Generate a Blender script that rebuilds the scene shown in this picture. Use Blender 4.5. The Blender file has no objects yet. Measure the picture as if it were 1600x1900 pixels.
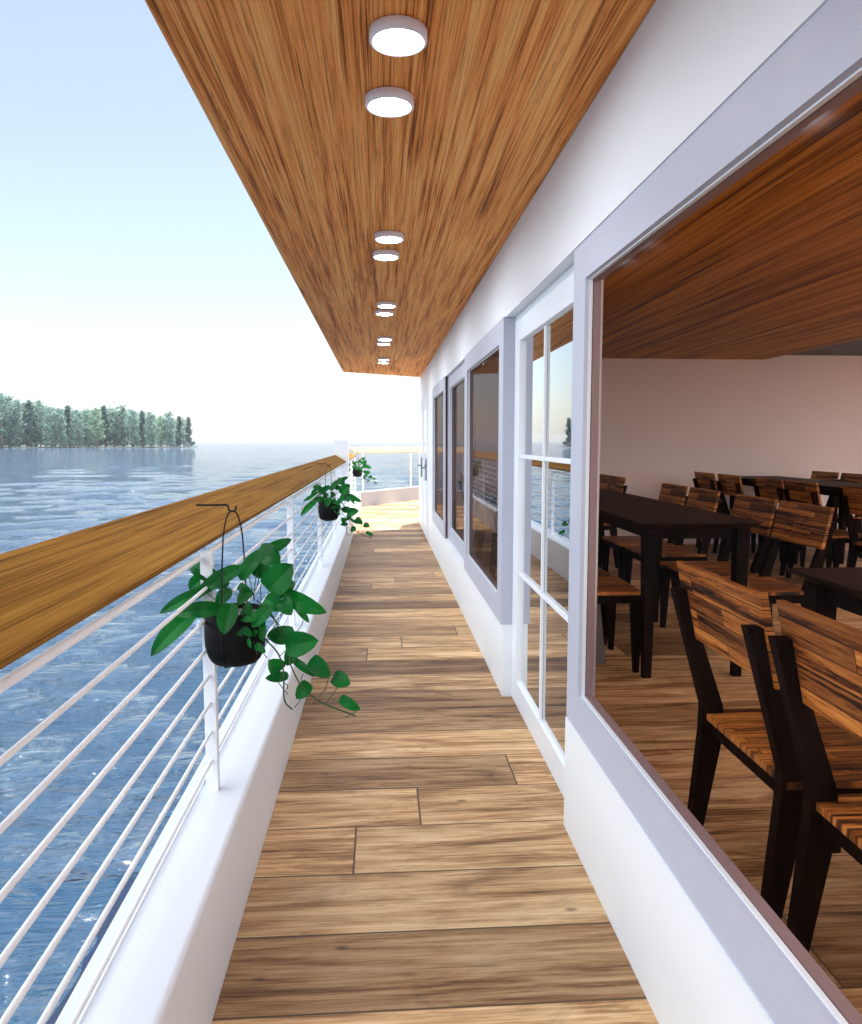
import bpy, bmesh, math, random
import numpy as np
from mathutils import Vector, Matrix, Euler
R = math.radians
random.seed(7)
S = bpy.context.scene
COL = S.collection

# ------------------------------------------------------------------ camera
H = 1.6
cam = bpy.data.cameras.new('camera'); co = bpy.data.objects.new('camera', cam); COL.objects.link(co)
co.location = (0, 0, H)
co.rotation_euler = (R(90 - 5.34), 0, R(-3.83))
cam.sensor_fit = 'HORIZONTAL'; cam.sensor_width = 36; cam.lens = 31.5
cam.clip_start = 0.05; cam.clip_end = 12000
S.camera = co
S.render.resolution_x = 862; S.render.resolution_y = 1024

# ------------------------------------------------------------------ light
SUN = Vector((.36, .50, 2.8)).normalized()
elev = math.asin(SUN.z)
FILL_CLOUD = 11.5
w = bpy.data.worlds.new('World'); S.world = w; w.use_nodes = True
nt = w.node_tree; bg = nt.nodes['Background']
sky = nt.nodes.new('ShaderNodeTexSky'); sky.sky_type = 'NISHITA'; sky.sun_disc = False
sky.sun_elevation = elev; sky.sun_rotation = math.atan2(SUN.x, SUN.y)
sky.air_density = 1.0; sky.dust_density = 1.0; sky.ozone_density = 1.0
hs = nt.nodes.new('ShaderNodeHueSaturation'); hs.inputs['Saturation'].default_value = .76; hs.inputs['Hue'].default_value = .5
nt.links.new(sky.outputs[0], hs.inputs['Color'])
# bright cloud added out of view, port and astern, to light the shaded walkway
tcw = nt.nodes.new('ShaderNodeTexCoord'); vm = nt.nodes.new('ShaderNodeVectorMath'); vm.operation = 'DOT_PRODUCT'
vm.inputs[1].default_value = (-.88, -.47, .1); nt.links.new(tcw.outputs['Generated'], vm.inputs[0])
nz = nt.nodes.new('ShaderNodeTexNoise'); nz.inputs['Scale'].default_value = 2.2; nz.inputs['Detail'].default_value = 6
nt.links.new(tcw.outputs['Generated'], nz.inputs['Vector'])
ad = nt.nodes.new('ShaderNodeMath'); ad.operation = 'MULTIPLY_ADD'; ad.inputs[1].default_value = .35
nt.links.new(nz.outputs['Fac'], ad.inputs[0]); nt.links.new(vm.outputs['Value'], ad.inputs[2])
mr = nt.nodes.new('ShaderNodeMapRange'); mr.interpolation_type = 'SMOOTHSTEP'
mr.inputs['From Min'].default_value = .30; mr.inputs['From Max'].default_value = .85
nt.links.new(ad.outputs[0], mr.inputs['Value'])
mw = nt.nodes.new('ShaderNodeMix'); mw.data_type = 'RGBA'; mw.inputs[7].default_value = (FILL_CLOUD * .95, FILL_CLOUD * .99, FILL_CLOUD * 1.05, 1)
nt.links.new(mr.outputs['Result'], mw.inputs[0]); nt.links.new(hs.outputs[0], mw.inputs[6])
nt.links.new(mw.outputs[2], bg.inputs[0]); bg.inputs[1].default_value = .10
sl = bpy.data.lights.new('sun', 'SUN'); sl.energy = 4.9; sl.angle = R(.5); sl.color = (1, .97, .93)
so = bpy.data.objects.new('sun', sl); COL.objects.link(so)
so.rotation_euler = SUN.to_track_quat('Z', 'Y').to_euler(); so.location = (5, 5, 20)
S.view_settings.view_transform = 'Standard'; S.view_settings.look = 'None'
S.view_settings.exposure = 1.27; S.view_settings.gamma = 1
S.render.engine = 'CYCLES'
S.cycles.max_bounces = 10; S.cycles.diffuse_bounces = 6; S.cycles.transparent_max_bounces = 12

# ------------------------------------------------------------------ materials
def nmat(name):
    m = bpy.data.materials.new(name); m.use_nodes = True
    t = m.node_tree; return m, t, t.nodes['Principled BSDF']
def N(t, typ, **kw):
    n = t.nodes.new(typ)
    for k, v in kw.items():
        if k.startswith('i_'):
            n.inputs[int(k[2:])].default_value = v
        else: setattr(n, k, v)
    return n
def math_(t, op, a, b=None, c=None):
    n = t.nodes.new('ShaderNodeMath'); n.operation = op
    for i, v in enumerate((a, b, c)):
        if v is None: continue
        if isinstance(v, (int, float)): n.inputs[i].default_value = v
        else: t.links.new(v, n.inputs[i])
    return n.outputs[0]
def ramp(t, src, stops, interp='LINEAR'):
    n = t.nodes.new('ShaderNodeValToRGB'); cr = n.color_ramp; cr.interpolation = interp
    while len(cr.elements) > 1: cr.elements.remove(cr.elements[-1])
    cr.elements[0].position = stops[0][0]; cr.elements[0].color = (*stops[0][1], 1)
    for p, c in stops[1:]:
        e = cr.elements.new(p); e.color = (*c, 1)
    t.links.new(src, n.inputs[0]); return n.outputs[0]
def g3(v): return (v, v, v)
def mix(t, fac, a, b, mode='MIX'):
    n = t.nodes.new('ShaderNodeMix'); n.data_type = 'RGBA'; n.blend_type = mode
    for s, v in ((n.inputs[0], fac), (n.inputs[6], a), (n.inputs[7], b)):
        if isinstance(v, (int, float)): s.default_value = v
        elif isinstance(v, tuple): s.default_value = (*v, 1)
        else: t.links.new(v, s)
    return n.outputs[2]
def noise(t, vec, scale, detail=5, rough=.55, dist=0):
    n = t.nodes.new('ShaderNodeTexNoise')
    n.inputs['Scale'].default_value = scale; n.inputs['Detail'].default_value = detail
    n.inputs['Roughness'].default_value = rough; n.inputs['Distortion'].default_value = dist
    t.links.new(vec, n.inputs['Vector']); return n.outputs['Fac']
def mapping(t, vec, scale=(1, 1, 1), loc=(0, 0, 0), rot=(0, 0, 0)):
    n = t.nodes.new('ShaderNodeMapping')
    n.inputs['Scale'].default_value = scale; n.inputs['Location'].default_value = loc; n.inputs['Rotation'].default_value = rot
    t.links.new(vec, n.inputs['Vector']); return n.outputs[0]
def bump(t, b, h, strength=.2, dist=.01):
    n = t.nodes.new('ShaderNodeBump'); n.inputs['Strength'].default_value = strength; n.inputs['Distance'].default_value = dist
    t.links.new(h, n.inputs['Height']); t.links.new(n.outputs[0], b.inputs['Normal'])

def paint(name, col, rough=.45, var=.04, scale=3, bmp=.03, spec=.5):
    m, t, b = nmat(name)
    tc = N(t, 'ShaderNodeTexCoord').outputs['Object']
    n1 = noise(t, tc, scale, 4); n2 = noise(t, tc, 160, 3)
    c = mix(t, n1, tuple(v * (1 - var) for v in col), tuple(min(1, v * (1 + var)) for v in col))
    t.links.new(c, b.inputs['Base Color'])
    t.links.new(math_(t, 'MULTIPLY_ADD', n1, .2, rough - .1), b.inputs['Roughness'])
    b.inputs['Specular IOR Level'].default_value = spec
    if bmp: bump(t, b, n2, bmp, .002)
    return m

def wood(name, dark, mid, light, axis=1, across=14, along=.7, cracks=.5, rough=.55, fine=90, off=0., contrast=1., spec=.12, hair=.6):
    m, t, b = nmat(name)
    tc = N(t, 'ShaderNodeTexCoord').outputs['Object']
    sc = [across] * 3; sc[axis] = along
    v = mapping(t, tc, tuple(sc), (off, off * .7, off * .3))
    big = noise(t, v, 1, 4, .6, .45)
    s2 = [across * 6] * 3; s2[axis] = along * 3
    v2 = mapping(t, tc, tuple(s2)); fineg = noise(t, v2, 1, 5, .65, .3)
    lo = .5 - .13 / contrast; hi = .5 + .12 / contrast
    comb = math_(t, 'ADD', math_(t, 'MULTIPLY', big, .55), math_(t, 'MULTIPLY', fineg, .45))
    c = ramp(t, comb, [(lo, dark), (.48, mid), (hi, light)])
    s3 = [across * 2.4] * 3; s3[axis] = along * 1.6
    v3 = mapping(t, tc, tuple(s3), (3.1, 1.7, 2.2)); cr = noise(t, v3, 1, 6, .7, 1.0)
    cm = ramp(t, cr, [(.32, g3(1)), (.39, g3(0))])
    cd = math_(t, 'MULTIPLY', cm, cracks)
    c = mix(t, cd, c, tuple(x * .22 for x in dark))
    s4 = [across * 5] * 3; s4[axis] = along * 2.2
    hl = noise(t, mapping(t, tc, tuple(s4), (5.2, 2.2, 8.1)), 1, 5, .65, .5)
    c = mix(t, math_(t, 'MULTIPLY', ramp(t, hl, [(.34, g3(1)), (.46, g3(0))]), hair), c, tuple(x * .5 for x in dark))
    c = mix(t, math_(t, 'MULTIPLY', ramp(t, hl, [(.56, g3(0)), (.70, g3(1))]), hair * .7), c, tuple(min(1, x * 1.12) for x in light))
    t.links.new(c, b.inputs['Base Color'])
    t.links.new(math_(t, 'MULTIPLY_ADD', big, .25, rough - .12), b.inputs['Roughness'])
    b.inputs['Specular IOR Level'].default_value = spec
    bump(t, b, comb, .25, .004)
    return m

M = {}
M['white'] = paint('white_paint', (.775, .83, .87), .5, .02, 2, 0)
M['white_gloss'] = paint('white_gloss_paint', (.76, .825, .895), .42, .015, 4, 0)
M['rail_white'] = paint('rail_white', (.79, .85, .92), .4, .02, 6, 0)
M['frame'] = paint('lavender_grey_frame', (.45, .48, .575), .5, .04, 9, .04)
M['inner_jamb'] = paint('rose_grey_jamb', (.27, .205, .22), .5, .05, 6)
M['room_wall'] = paint('rose_plaster', (.90, .82, .81), .7, .04, 1.3, 0)
M['black'] = paint('black_iron', (.008, .008, .009), .5, .2, 20, spec=.15)
M['pot'] = paint('black_pot', (.004, .004, .005), .6, .2, 12, .05, spec=.12)
M['lamp_body'] = paint('lamp_body', (.86, .86, .92), .4, .02, 10)
M['grey'] = paint('grey_plinth', (.16, .15, .16), .6, .1, 5)
M['navy'] = paint('navy', (.001, .008, .035), .3, .9, 7, .3, spec=.2)
M['roof'] = paint('roof_white', (.75, .75, .75), .6, .05, 1)
M['dark_panel'] = paint('dark_panel', (.012, .010, .010), .5, .2, 2)
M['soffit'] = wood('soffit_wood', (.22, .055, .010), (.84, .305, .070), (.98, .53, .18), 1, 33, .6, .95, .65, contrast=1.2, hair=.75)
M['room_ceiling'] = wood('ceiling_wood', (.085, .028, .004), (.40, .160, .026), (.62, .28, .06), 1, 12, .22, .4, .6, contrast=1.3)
M['handrail'] = wood('handrail_wood', (.10, .044, .006), (.27, .128, .018), (.42, .225, .045), 1, 62, .7, .4, .7, spec=.05)
M['rail_sun_glare'] = wood('sun_glare_wood', (.34, .22, .10), (.52, .36, .19), (.66, .50, .31), 0, 30, .6, .1, .7, spec=.05)  # bow handrail wood coloured paler to carry the sun glare
M['walnut'] = wood('dark_walnut', (.006, .003, .002), (.018, .008, .005), (.034, .015, .010), 1, 10, .8, .3, .5, spec=.08)
M['frame_wood'] = wood('dark_leg_wood', (.003, .002, .0015), (.008, .004, .003), (.014, .007, .005), 2, 18, 1.5, .3, .6, spec=.04)

def deck_mat():
    m, t, b = nmat('deck_planks')
    tc = N(t, 'ShaderNodeTexCoord').outputs['Object']
    sp = N(t, 'ShaderNodeSeparateXYZ'); t.links.new(tc, sp.inputs[0]); X, Y = sp.outputs[0], sp.outputs[1]
    W = .3425; L = 1.95
    ry = math_(t, 'DIVIDE', math_(t, 'SUBTRACT', Y, 2.678 - 8 * W * 4), W)
    row = math_(t, 'FLOOR', ry); fy = math_(t, 'FRACT', ry)
    k = math_(t, 'DIVIDE', math_(t, 'ADD', math_(t, 'MODULO', row, 8.), .5), 8.)
    js = [-.11, .16, .63, 1.02, -.66, .88, -.6, 1.05]
    off = ramp(t, k, [(i / 8, g3((j + 1) / 2.4)) for i, j in enumerate(js)], 'CONSTANT')
    off = math_(t, 'MULTIPLY_ADD', off, 2.4, -1)
    rx = math_(t, 'DIVIDE', math_(t, 'ADD', math_(t, 'SUBTRACT', X, off), L * 10), L)
    ix = math_(t, 'FLOOR', rx); fx = math_(t, 'FRACT', rx)
    cv = N(t, 'ShaderNodeCombineXYZ'); t.links.new(ix, cv.inputs[0]); t.links.new(row, cv.inputs[1])
    wn = N(t, 'ShaderNodeTexWhiteNoise', noise_dimensions='2D'); t.links.new(cv.outputs[0], wn.inputs['Vector'])
    rnd = wn.outputs['Value']
    vo = N(t, 'ShaderNodeVectorMath', operation='SCALE'); t.links.new(wn.outputs['Color'], vo.inputs[0]); vo.inputs['Scale'].default_value = 40
    va = N(t, 'ShaderNodeVectorMath', operation='ADD'); t.links.new(tc, va.inputs[0]); t.links.new(vo.outputs[0], va.inputs[1])
    v = va.outputs[0]
    grain = noise(t, mapping(t, v, (1.1, 9, 9)), 1, 5, .6, 1.3)
    fine = noise(t, mapping(t, v, (3.2, 80, 80)), 1, 6, .7, .4)
    smudge = noise(t, mapping(t, v, (2.6, 6, 6)), 1, 6, .68, .9)
    comb = math_(t, 'ADD', math_(t, 'MULTIPLY', grain, .55), math_(t, 'MULTIPLY', fine, .45))
    c = ramp(t, comb, [(.37, (.13, .060, .024)), (.45, (.38, .21, .095)), (.52, (.60, .39, .20)), (.62, (.80, .59, .36))])
    # swirling figure
    wv = N(t, 'ShaderNodeTexWave', wave_type='RINGS', rings_direction='SPHERICAL')
    wv.inputs['Scale'].default_value = 2.2; wv.inputs['Distortion'].default_value = 5; wv.inputs['Detail'].default_value = 3; wv.inputs['Detail Scale'].default_value = 1.4
    t.links.new(mapping(t, v, (.45, 3.2, 3.2)), wv.inputs['Vector'])
    fig = ramp(t, wv.outputs['Fac'], [(.0, g3(.55)), (.35, g3(1))])
    c = mix(t, math_(t, 'MULTIPLY', ramp(t, smudge, [(.4, g3(0)), (.6, g3(1))]), .6), c, mix(t, 1., c, fig, 'MULTIPLY'))
    sm = ramp(t, smudge, [(.26, g3(.42)), (.46, g3(1)), (1, g3(1))])
    c = mix(t, .85, c, sm, 'MULTIPLY')
    # knots
    vn = N(t, 'ShaderNodeTexVoronoi'); vn.inputs['Scale'].default_value = 1; vn.inputs['Randomness'].default_value = 1
    t.links.new(mapping(t, v, (3.2, 7, 0)), vn.inputs['Vector'])
    kn = ramp(t, vn.outputs['Distance'], [(.03, g3(.25)), (.10, g3(1))])
    c = mix(t, .8, c, kn, 'MULTIPLY')
    tone = ramp(t, rnd, [(0, (.46, .40, .35)), (.3, (.74, .70, .64)), (.6, (1.0, .98, .93)), (1, (1.30, 1.28, 1.2))])
    c = mix(t, 1., c, tone, 'MULTIPLY')
    # seams
    ey = math_(t, 'MINIMUM', fy, math_(t, 'SUBTRACT', 1, fy)); ex = math_(t, 'MINIMUM', fx, math_(t, 'SUBTRACT', 1, fx))
    e = math_(t, 'MINIMUM', math_(t, 'MULTIPLY', ey, W), math_(t, 'MULTIPLY', ex, L))
    seam = ramp(t, math_(t, 'MULTIPLY', e, 100), [(.26, g3(0)), (.5, g3(1))])
    c = mix(t, seam, (.10, .058, .030), c)
    t.links.new(c, b.inputs['Base Color'])
    t.links.new(math_(t, 'MULTIPLY_ADD', grain, .3, .38), b.inputs['Roughness'])
    b.inputs['Specular IOR Level'].default_value = .3
    hh = math_(t, 'ADD', math_(t, 'MULTIPLY', comb, .25), seam)
    bump(t, b, hh, .35, .004)
    return m
M['deck'] = deck_mat()

def slat_mat(name, seat):
    """reclaimed strips of several tones, running along local X (seat) or local Y (back)"""
    m, t, b = nmat(name)
    tc = N(t, 'ShaderNodeTexCoord').outputs['Object']
    sp = N(t, 'ShaderNodeSeparateXYZ'); t.links.new(tc, sp.inputs[0])
    oi = N(t, 'ShaderNodeObjectInfo').outputs['Random']
    a, c_ = (sp.outputs[0], sp.outputs[1]) if seat else (sp.outputs[1], sp.outputs[2])
    cv = N(t, 'ShaderNodeCombineXYZ')
    t.links.new(math_(t, 'ADD', a, math_(t, 'MULTIPLY', oi, 7.3)), cv.inputs[0])
    t.links.new(math_(t, 'ADD', c_, 1.003), cv.inputs[1])
    v = cv.outputs[0]
    br = N(t, 'ShaderNodeTexBrick'); t.links.new(v, br.inputs['Vector'])
    br.offset = .37; br.inputs['Color1'].default_value = (0, 0, 0, 1); br.inputs['Color2'].default_value = (1, 1, 1, 1)
    br.inputs['Mortar'].default_value = (0, 0, 0, 1); br.inputs['Scale'].default_value = 1
    br.inputs['Mortar Size'].default_value = .0018; br.inputs['Brick Width'].default_value = .62
    br.inputs['Row Height'].default_value = .045 if seat else .062
    sv = N(t, 'ShaderNodeVectorMath', operation='SCALE'); sv.inputs['Scale'].default_value = 9; t.links.new(br.outputs['Color'], sv.inputs[0])
    av = N(t, 'ShaderNodeVectorMath', operation='ADD'); t.links.new(v, av.inputs[0]); t.links.new(sv.outputs[0], av.inputs[1])
    gr = noise(t, mapping(t, av.outputs[0], (1.1, 36, 1)), 1, 5, .6, .7)
    fi = noise(t, mapping(t, av.outputs[0], (14, 200, 1)), 1, 3, .6, .3)
    cb = math_(t, 'ADD', math_(t, 'MULTIPLY', gr, .7), math_(t, 'MULTIPLY', fi, .3))
    c = ramp(t, cb, [(.40, (.008, .003, .002)), (.45, (.12, .036, .008)), (.50, (.36, .130, .024)), (.63, (.64, .29, .072))])
    tone = ramp(t, br.outputs['Color'], [(0, (.35, .30, .27)), (.25, (.8, .76, .66)), (.55, (1, .97, .86)), (1, (1.15, 1.12, 1.0))])
    c = mix(t, 1., c, tone, 'MULTIPLY')
    c = mix(t, br.outputs['Fac'], c, (.015, .007, .004))
    t.links.new(c, b.inputs['Base Color']); b.inputs['Roughness'].default_value = .5
    b.inputs['Specular IOR Level'].default_value = .3
    bump(t, b, math_(t, 'SUBTRACT', cb, br.outputs['Fac']), .35, .003)
    return m
M['seat_slats'] = slat_mat('seat_slats', True)
M['back_slats'] = slat_mat('back_slats', False)

def glass(name, tint, k, rough=.0):
    m, t, b = nmat(name); t.nodes.remove(b); out = t.nodes['Material Output']
    tr = N(t, 'ShaderNodeBsdfTransparent'); tr.inputs[0].default_value = (*tint, 1)
    gl = N(t, 'ShaderNodeBsdfGlossy'); gl.inputs['Roughness'].default_value = rough; gl.inputs[0].default_value = (1, 1, 1, 1)
    fr = N(t, 'ShaderNodeFresnel'); fr.inputs[0].default_value = 1.5
    mx = N(t, 'ShaderNodeMixShader')
    mk = math_(t, 'MULTIPLY', fr.outputs[0], k); mk.node.use_clamp = True; t.links.new(mk, mx.inputs[0])
    t.links.new(tr.outputs[0], mx.inputs[1]); t.links.new(gl.outputs[0], mx.inputs[2]); t.links.new(mx.outputs[0], out.inputs[0])
    return m
M['glass_tint'] = glass('tinted_glass', (.97, .93, .918), .004, .12)
M['glass_far'] = glass('tinted_glass_reflective', (.68, .62, .62), .14, .01)
M['glass_door'] = glass('door_glass', (.87, .84, .82), 2.3, .01)

def translucent(name, col):
    m, t, b = nmat(name); t.nodes.remove(b)
    a = N(t, 'ShaderNodeBsdfTranslucent'); a.inputs[0].default_value = (*col, 1)
    t.links.new(a.outputs[0], t.nodes['Material Output'].inputs[0]); return m
M['fill_panel'] = translucent('opal_fill', (.85, .78, .72))  # translucent sheet for the added panels that brighten the room
def emis(name, col, s):
    m, t, b = nmat(name); b.inputs['Base Color'].default_value = (*col, 1)
    b.inputs['Emission Color'].default_value = (*col, 1); b.inputs['Emission Strength'].default_value = s
    return m
M['diffuser'] = emis('lamp_diffuser', (.95, .98, 1.05), 36)

def leaf_mat(name, c1, c2, c3, gloss=(.6, .1), isl=False):
    m, t, b = nmat(name)
    tc = N(t, 'ShaderNodeTexCoord').outputs['Object']
    n = noise(t, tc, 9, 4); n2 = noise(t, tc, 60, 3)
    geo = N(t, 'ShaderNodeNewGeometry')
    c = ramp(t, n, [(.3, c1), (.5, c2), (.72, c3)])
    c = mix(t, math_(t, 'MULTIPLY', geo.outputs['Random Per Island'], .45), c, c1)
    if isl: c = ramp(t, geo.outputs['Random Per Island'], [(.1, c1), (.55, c2), (.95, c3)])
    t.links.new(c, b.inputs['Base Color']); b.inputs['Roughness'].default_value = gloss[0]
    b.inputs['Specular IOR Level'].default_value = gloss[1]
    bump(t, b, n2, .15, .003)
    tl = N(t, 'ShaderNodeBsdfTranslucent'); tl.inputs[0].default_value = (*[x * 1.3 for x in c3], 1)
    mx = N(t, 'ShaderNodeMixShader'); mx.inputs[0].default_value = .18
    out = t.nodes['Material Output']
    t.links.new(b.outputs[0], mx.inputs[1]); t.links.new(tl.outputs[0], mx.inputs[2]); t.links.new(mx.outputs[0], out.inputs[0])
    return m
M['leaf'] = leaf_mat('pothos_leaf', (.000, .045, .006), (.001, .115, .014), (.003, .21, .025), gloss=(.36, .22))
M['vine'] = paint('vine_stem', (.02, .06, .012), .5, .2, 20)
M['pine'] = leaf_mat('pine_needles', (.020, .045, .065), (.17, .27, .25), (.46, .66, .54), isl=True)
M['spruce'] = leaf_mat('spruce_needles', (.020, .045, .065), (.09, .16, .17), (.26, .40, .34), isl=True)
M['birch'] = leaf_mat('pale_leaves', (.04, .09, .08), (.22, .36, .24), (.44, .62, .42), isl=True)
M['bark'] = paint('pine_bark', (.30, .22, .18), .8, .25, 2, .2)
M['shore'] = paint('shore_grass', (.035, .05, .035), .9, .3, .2)

def water_mat():
    m, t, b = nmat('lake_water')
    tc = N(t, 'ShaderNodeTexCoord').outputs['Object']
    b.inputs['Base Color'].default_value = (.011, .040, .080, 1)
    b.inputs['Roughness'].default_value = .04; b.inputs["IOR"].default_value = 1.75
    n1 = noise(t, mapping(t, tc, (1.1, 3.4, 1), rot=(0, 0, R(-14))), 1, 3, .5, .8)
    n2 = noise(t, mapping(t, tc, (2.6, 10.5, 1), rot=(0, 0, R(-22))), 1, 3, .5, .9)
    n4 = noise(t, mapping(t, tc, (9, 26, 1), rot=(0, 0, R(-8))), 1, 3, .55, .6)
    n3 = noise(t, mapping(t, tc, (.35, .8, 1)), .35, 4, .6, .6)
    h = math_(t, 'ADD', n1, math_(t, 'ADD', math_(t, 'MULTIPLY', n2, .55), math_(t, 'MULTIPLY', n4, .12)))
    h = math_(t, 'MULTIPLY', h, ramp(t, n3, [(.3, g3(.6)), (.65, g3(1))]))
    bump(t, b, h, 1.0, .26)
    # foam flecks
    nf = noise(t, mapping(t, tc, (1, 2, 1)), 1.1, 5, .7, 1.5); nf2 = noise(t, tc, 26, 4, .7)
    f = math_(t, 'MULTIPLY', ramp(t, nf, [(.66, g3(0)), (.76, g3(1))]), ramp(t, nf2, [(.55, g3(0)), (.64, g3(1))]))
    c = mix(t, math_(t, 'MULTIPLY', f, .7), (.011, .040, .080), (.6, .65, .7))
    t.links.new(c, b.inputs['Base Color'])
    return m
M['water'] = water_mat()

# ------------------------------------------------------------------ mesh helpers
class MB:
    def __init__(s): s.bm = bmesh.new(); s.smooth = False
    def box(s, x0, x1, y0, y1, z0, z1, bev=0):
        r = bmesh.ops.create_cube(s.bm, size=1)
        for v in r['verts']:
            v.co = Vector(((x0 + x1) / 2 + v.co.x * (x1 - x0), (y0 + y1) / 2 + v.co.y * (y1 - y0), (z0 + z1) / 2 + v.co.z * (z1 - z0)))
        if bev:
            es = list({e for v in r['verts'] for e in v.link_edges})
            bmesh.ops.bevel(s.bm, geom=es, offset=bev, segments=2, affect='EDGES', profile=.7)
        return s
    def prism(s, poly, y0, y1, axis='y', bev=0):
        """extrude a closed (x,z) polygon along y"""
        a = [s.bm.verts.new((p[0], y0, p[1])) for p in poly]; b = [s.bm.verts.new((p[0], y1, p[1])) for p in poly]
        n = len(poly)
        for i in range(n): s.bm.faces.new((a[i], a[(i + 1) % n], b[(i + 1) % n], b[i]))
        s.bm.faces.new(a[::-1]); s.bm.faces.new(b)
        return s
    def tube(s, pts, r, seg=8, cap=True, rads=None):
        pts = [Vector(p) for p in pts]; rings = []
        up = Vector((0, 0, 1))
        prev = None
        for i, p in enumerate(pts):
            d = (pts[min(i + 1, len(pts) - 1)] - pts[max(i - 1, 0)]).normalized()
            if prev is None:
                u = d.cross(up)
                if u.length < .05: u = d.cross(Vector((1, 0, 0)))
            else:
                u = prev - d * prev.dot(d)
            u.normalize(); prev = u; v = d.cross(u)
            rr = rads[i] if rads else r
            rings.append([s.bm.verts.new(p + (u * math.cos(2 * math.pi * k / seg) + v * math.sin(2 * math.pi * k / seg)) * rr) for k in range(seg)])
        for a, b in zip(rings, rings[1:]):
            for k in range(seg): 
                f = s.bm.faces.new((a[k], a[(k + 1) % seg], b[(k + 1) % seg], b[k])); f.smooth = True
        if cap: s.bm.faces.new(rings[0][::-1]); s.bm.faces.new(rings[-1])
        return s
    def lathe(s, prof, seg=40, c=(0, 0, 0)):
        rings = []
        for r, z in prof:
            if r < 1e-5: rings.append([s.bm.verts.new((c[0], c[1], c[2] + z))])
            else: rings.append([s.bm.verts.new((c[0] + r * math.cos(2 * math.pi * k / seg), c[1] + r * math.sin(2 * math.pi * k / seg), c[2] + z)) for k in range(seg)])
        for a, b in zip(rings, rings[1:]):
            for k in range(seg):
                k2 = (k + 1) % seg
                if len(a) == 1: f = s.bm.faces.new((a[0], b[k], b[k2]))
                elif len(b) == 1: f = s.bm.faces.new((a[k], b[0], a[k2]))
                else: f = s.bm.faces.new((a[k], b[k], b[k2], a[k2]))
                f.smooth = True
        return s
    def hexa(s, p):
        """8 corner points: bottom 4, top 4"""
        v = [s.bm.verts.new(q) for q in p]
        for f in ((0, 3, 2, 1), (4, 5, 6, 7), (0, 1, 5, 4), (1, 2, 6, 5), (2, 3, 7, 6), (3, 0, 4, 7)): s.bm.faces.new([v[i] for i in f])
        return s
    def build(s, name, mat, parent=None, loc=None, fix=True):
        if fix: bmesh.ops.recalc_face_normals(s.bm, faces=s.bm.faces)
        me = bpy.data.meshes.new(name); s.bm.to_mesh(me); s.bm.free()
        if mat: me.materials.append(M[mat] if isinstance(mat, str) else mat)
        o = bpy.data.objects.new(name, me); COL.objects.link(o)
        if parent: o.parent = parent
        if loc: o.location = loc
        return o
def tag(o, label=None, cat=None, group=None, kind=None):
    for k, v in (('label', label), ('category', cat), ('group', group), ('kind', kind)):
        if v: o[k] = v
    return o
def empty(name, loc=(0, 0, 0), rz=0):
    o = bpy.data.objects.new(name, None); COL.objects.link(o); o.location = loc; o.rotation_euler = (0, 0, rz); o.empty_display_size = .2
    return o
def copy_tree(o, parent=None):
    c = o.copy(); COL.objects.link(c); c.parent = parent
    for ch in list(o.children): copy_tree(ch, c)
    return c

# ------------------------------------------------------------------ water
WZ = -1.4
def make_water():
    rng = np.random.RandomState(3)
    na = 1500; radii = [0.9]
    while radii[-1] < 4500: radii.append(radii[-1] * 1.0125 + .004)
    r = np.array(radii); a = np.linspace(0, 2 * np.pi, na, endpoint=False)
    # finer angular steps forward and to port (the side that is seen)
    a = a + .55 * np.sin(a - R(115)) * -1
    RR, AA = np.meshgrid(r, a, indexing='ij')
    x = RR * np.cos(AA); y = RR * np.sin(AA); z = np.zeros_like(x)
    cell = RR * .0125 + .01
    for i in range(110):
        lam = .22 * (34 ** rng.rand()); th = rng.normal(R(104), .34); k = 2 * np.pi / lam
        amp = .0062 * lam ** .62 * (.4 + rng.rand())
        if lam > 4: amp *= .6
        ph = rng.rand() * 6.28
        wgt = np.clip((lam / cell - 3) / 3, 0, 1)
        arg = k * (np.cos(th) * x + np.sin(th) * y) + ph + .7 * np.sin(.21 * x + ph) + .6 * np.sin(.17 * y - ph)
        z += wgt * amp * (np.sin(arg) + .22 * np.sin(2 * arg + .5))
    nr = len(r)
    co_ = np.stack([x, y, z + WZ], -1).reshape(-1, 3)
    i, j = np.meshgrid(np.arange(nr - 1), np.arange(na), indexing='ij')
    j2 = (j + 1) % na
    f = np.stack([i * na + j, (i + 1) * na + j, (i + 1) * na + j2, i * na + j2], -1).reshape(-1, 4)
    me = bpy.data.meshes.new('water'); me.vertices.add(len(co_)); me.vertices.foreach_set('co', co_.ravel())
    me.loops.add(f.size); me.polygons.add(len(f)); me.loops.foreach_set('vertex_index', f.ravel().astype(np.int32))
    me.polygons.foreach_set('loop_start', (np.arange(len(f)) * 4).astype(np.int32))
    me.polygons.foreach_set('use_smooth', np.ones(len(f), bool)); me.update(calc_edges=True); me.validate()
    me.materials.append(M['water'])
    o = bpy.data.objects.new('water', me); COL.objects.link(o); tag(o, kind='structure')
make_water()

# ------------------------------------------------------------------ deck
d = MB()
# one slab whose forward end is cut on the skew like the bow kerb
pts = [(-.475, -5), (12.5, -5), (12.5, 24), (3.3, 24.1), (-.475, 18.5)]  # starboard side run out wide, unseen, to bounce sun into the cabin
bt = [d.bm.verts.new((p[0], p[1], -.25)) for p in pts]; tp = [d.bm.verts.new((p[0], p[1], 0)) for p in pts]
d.bm.faces.new(tp); d.bm.faces.new(bt[::-1])
for i in range(5): d.bm.faces.new((bt[i], bt[(i + 1) % 5], tp[(i + 1) % 5], tp[i]))
tag(d.build('deck', 'deck'), kind='structure')

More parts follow.
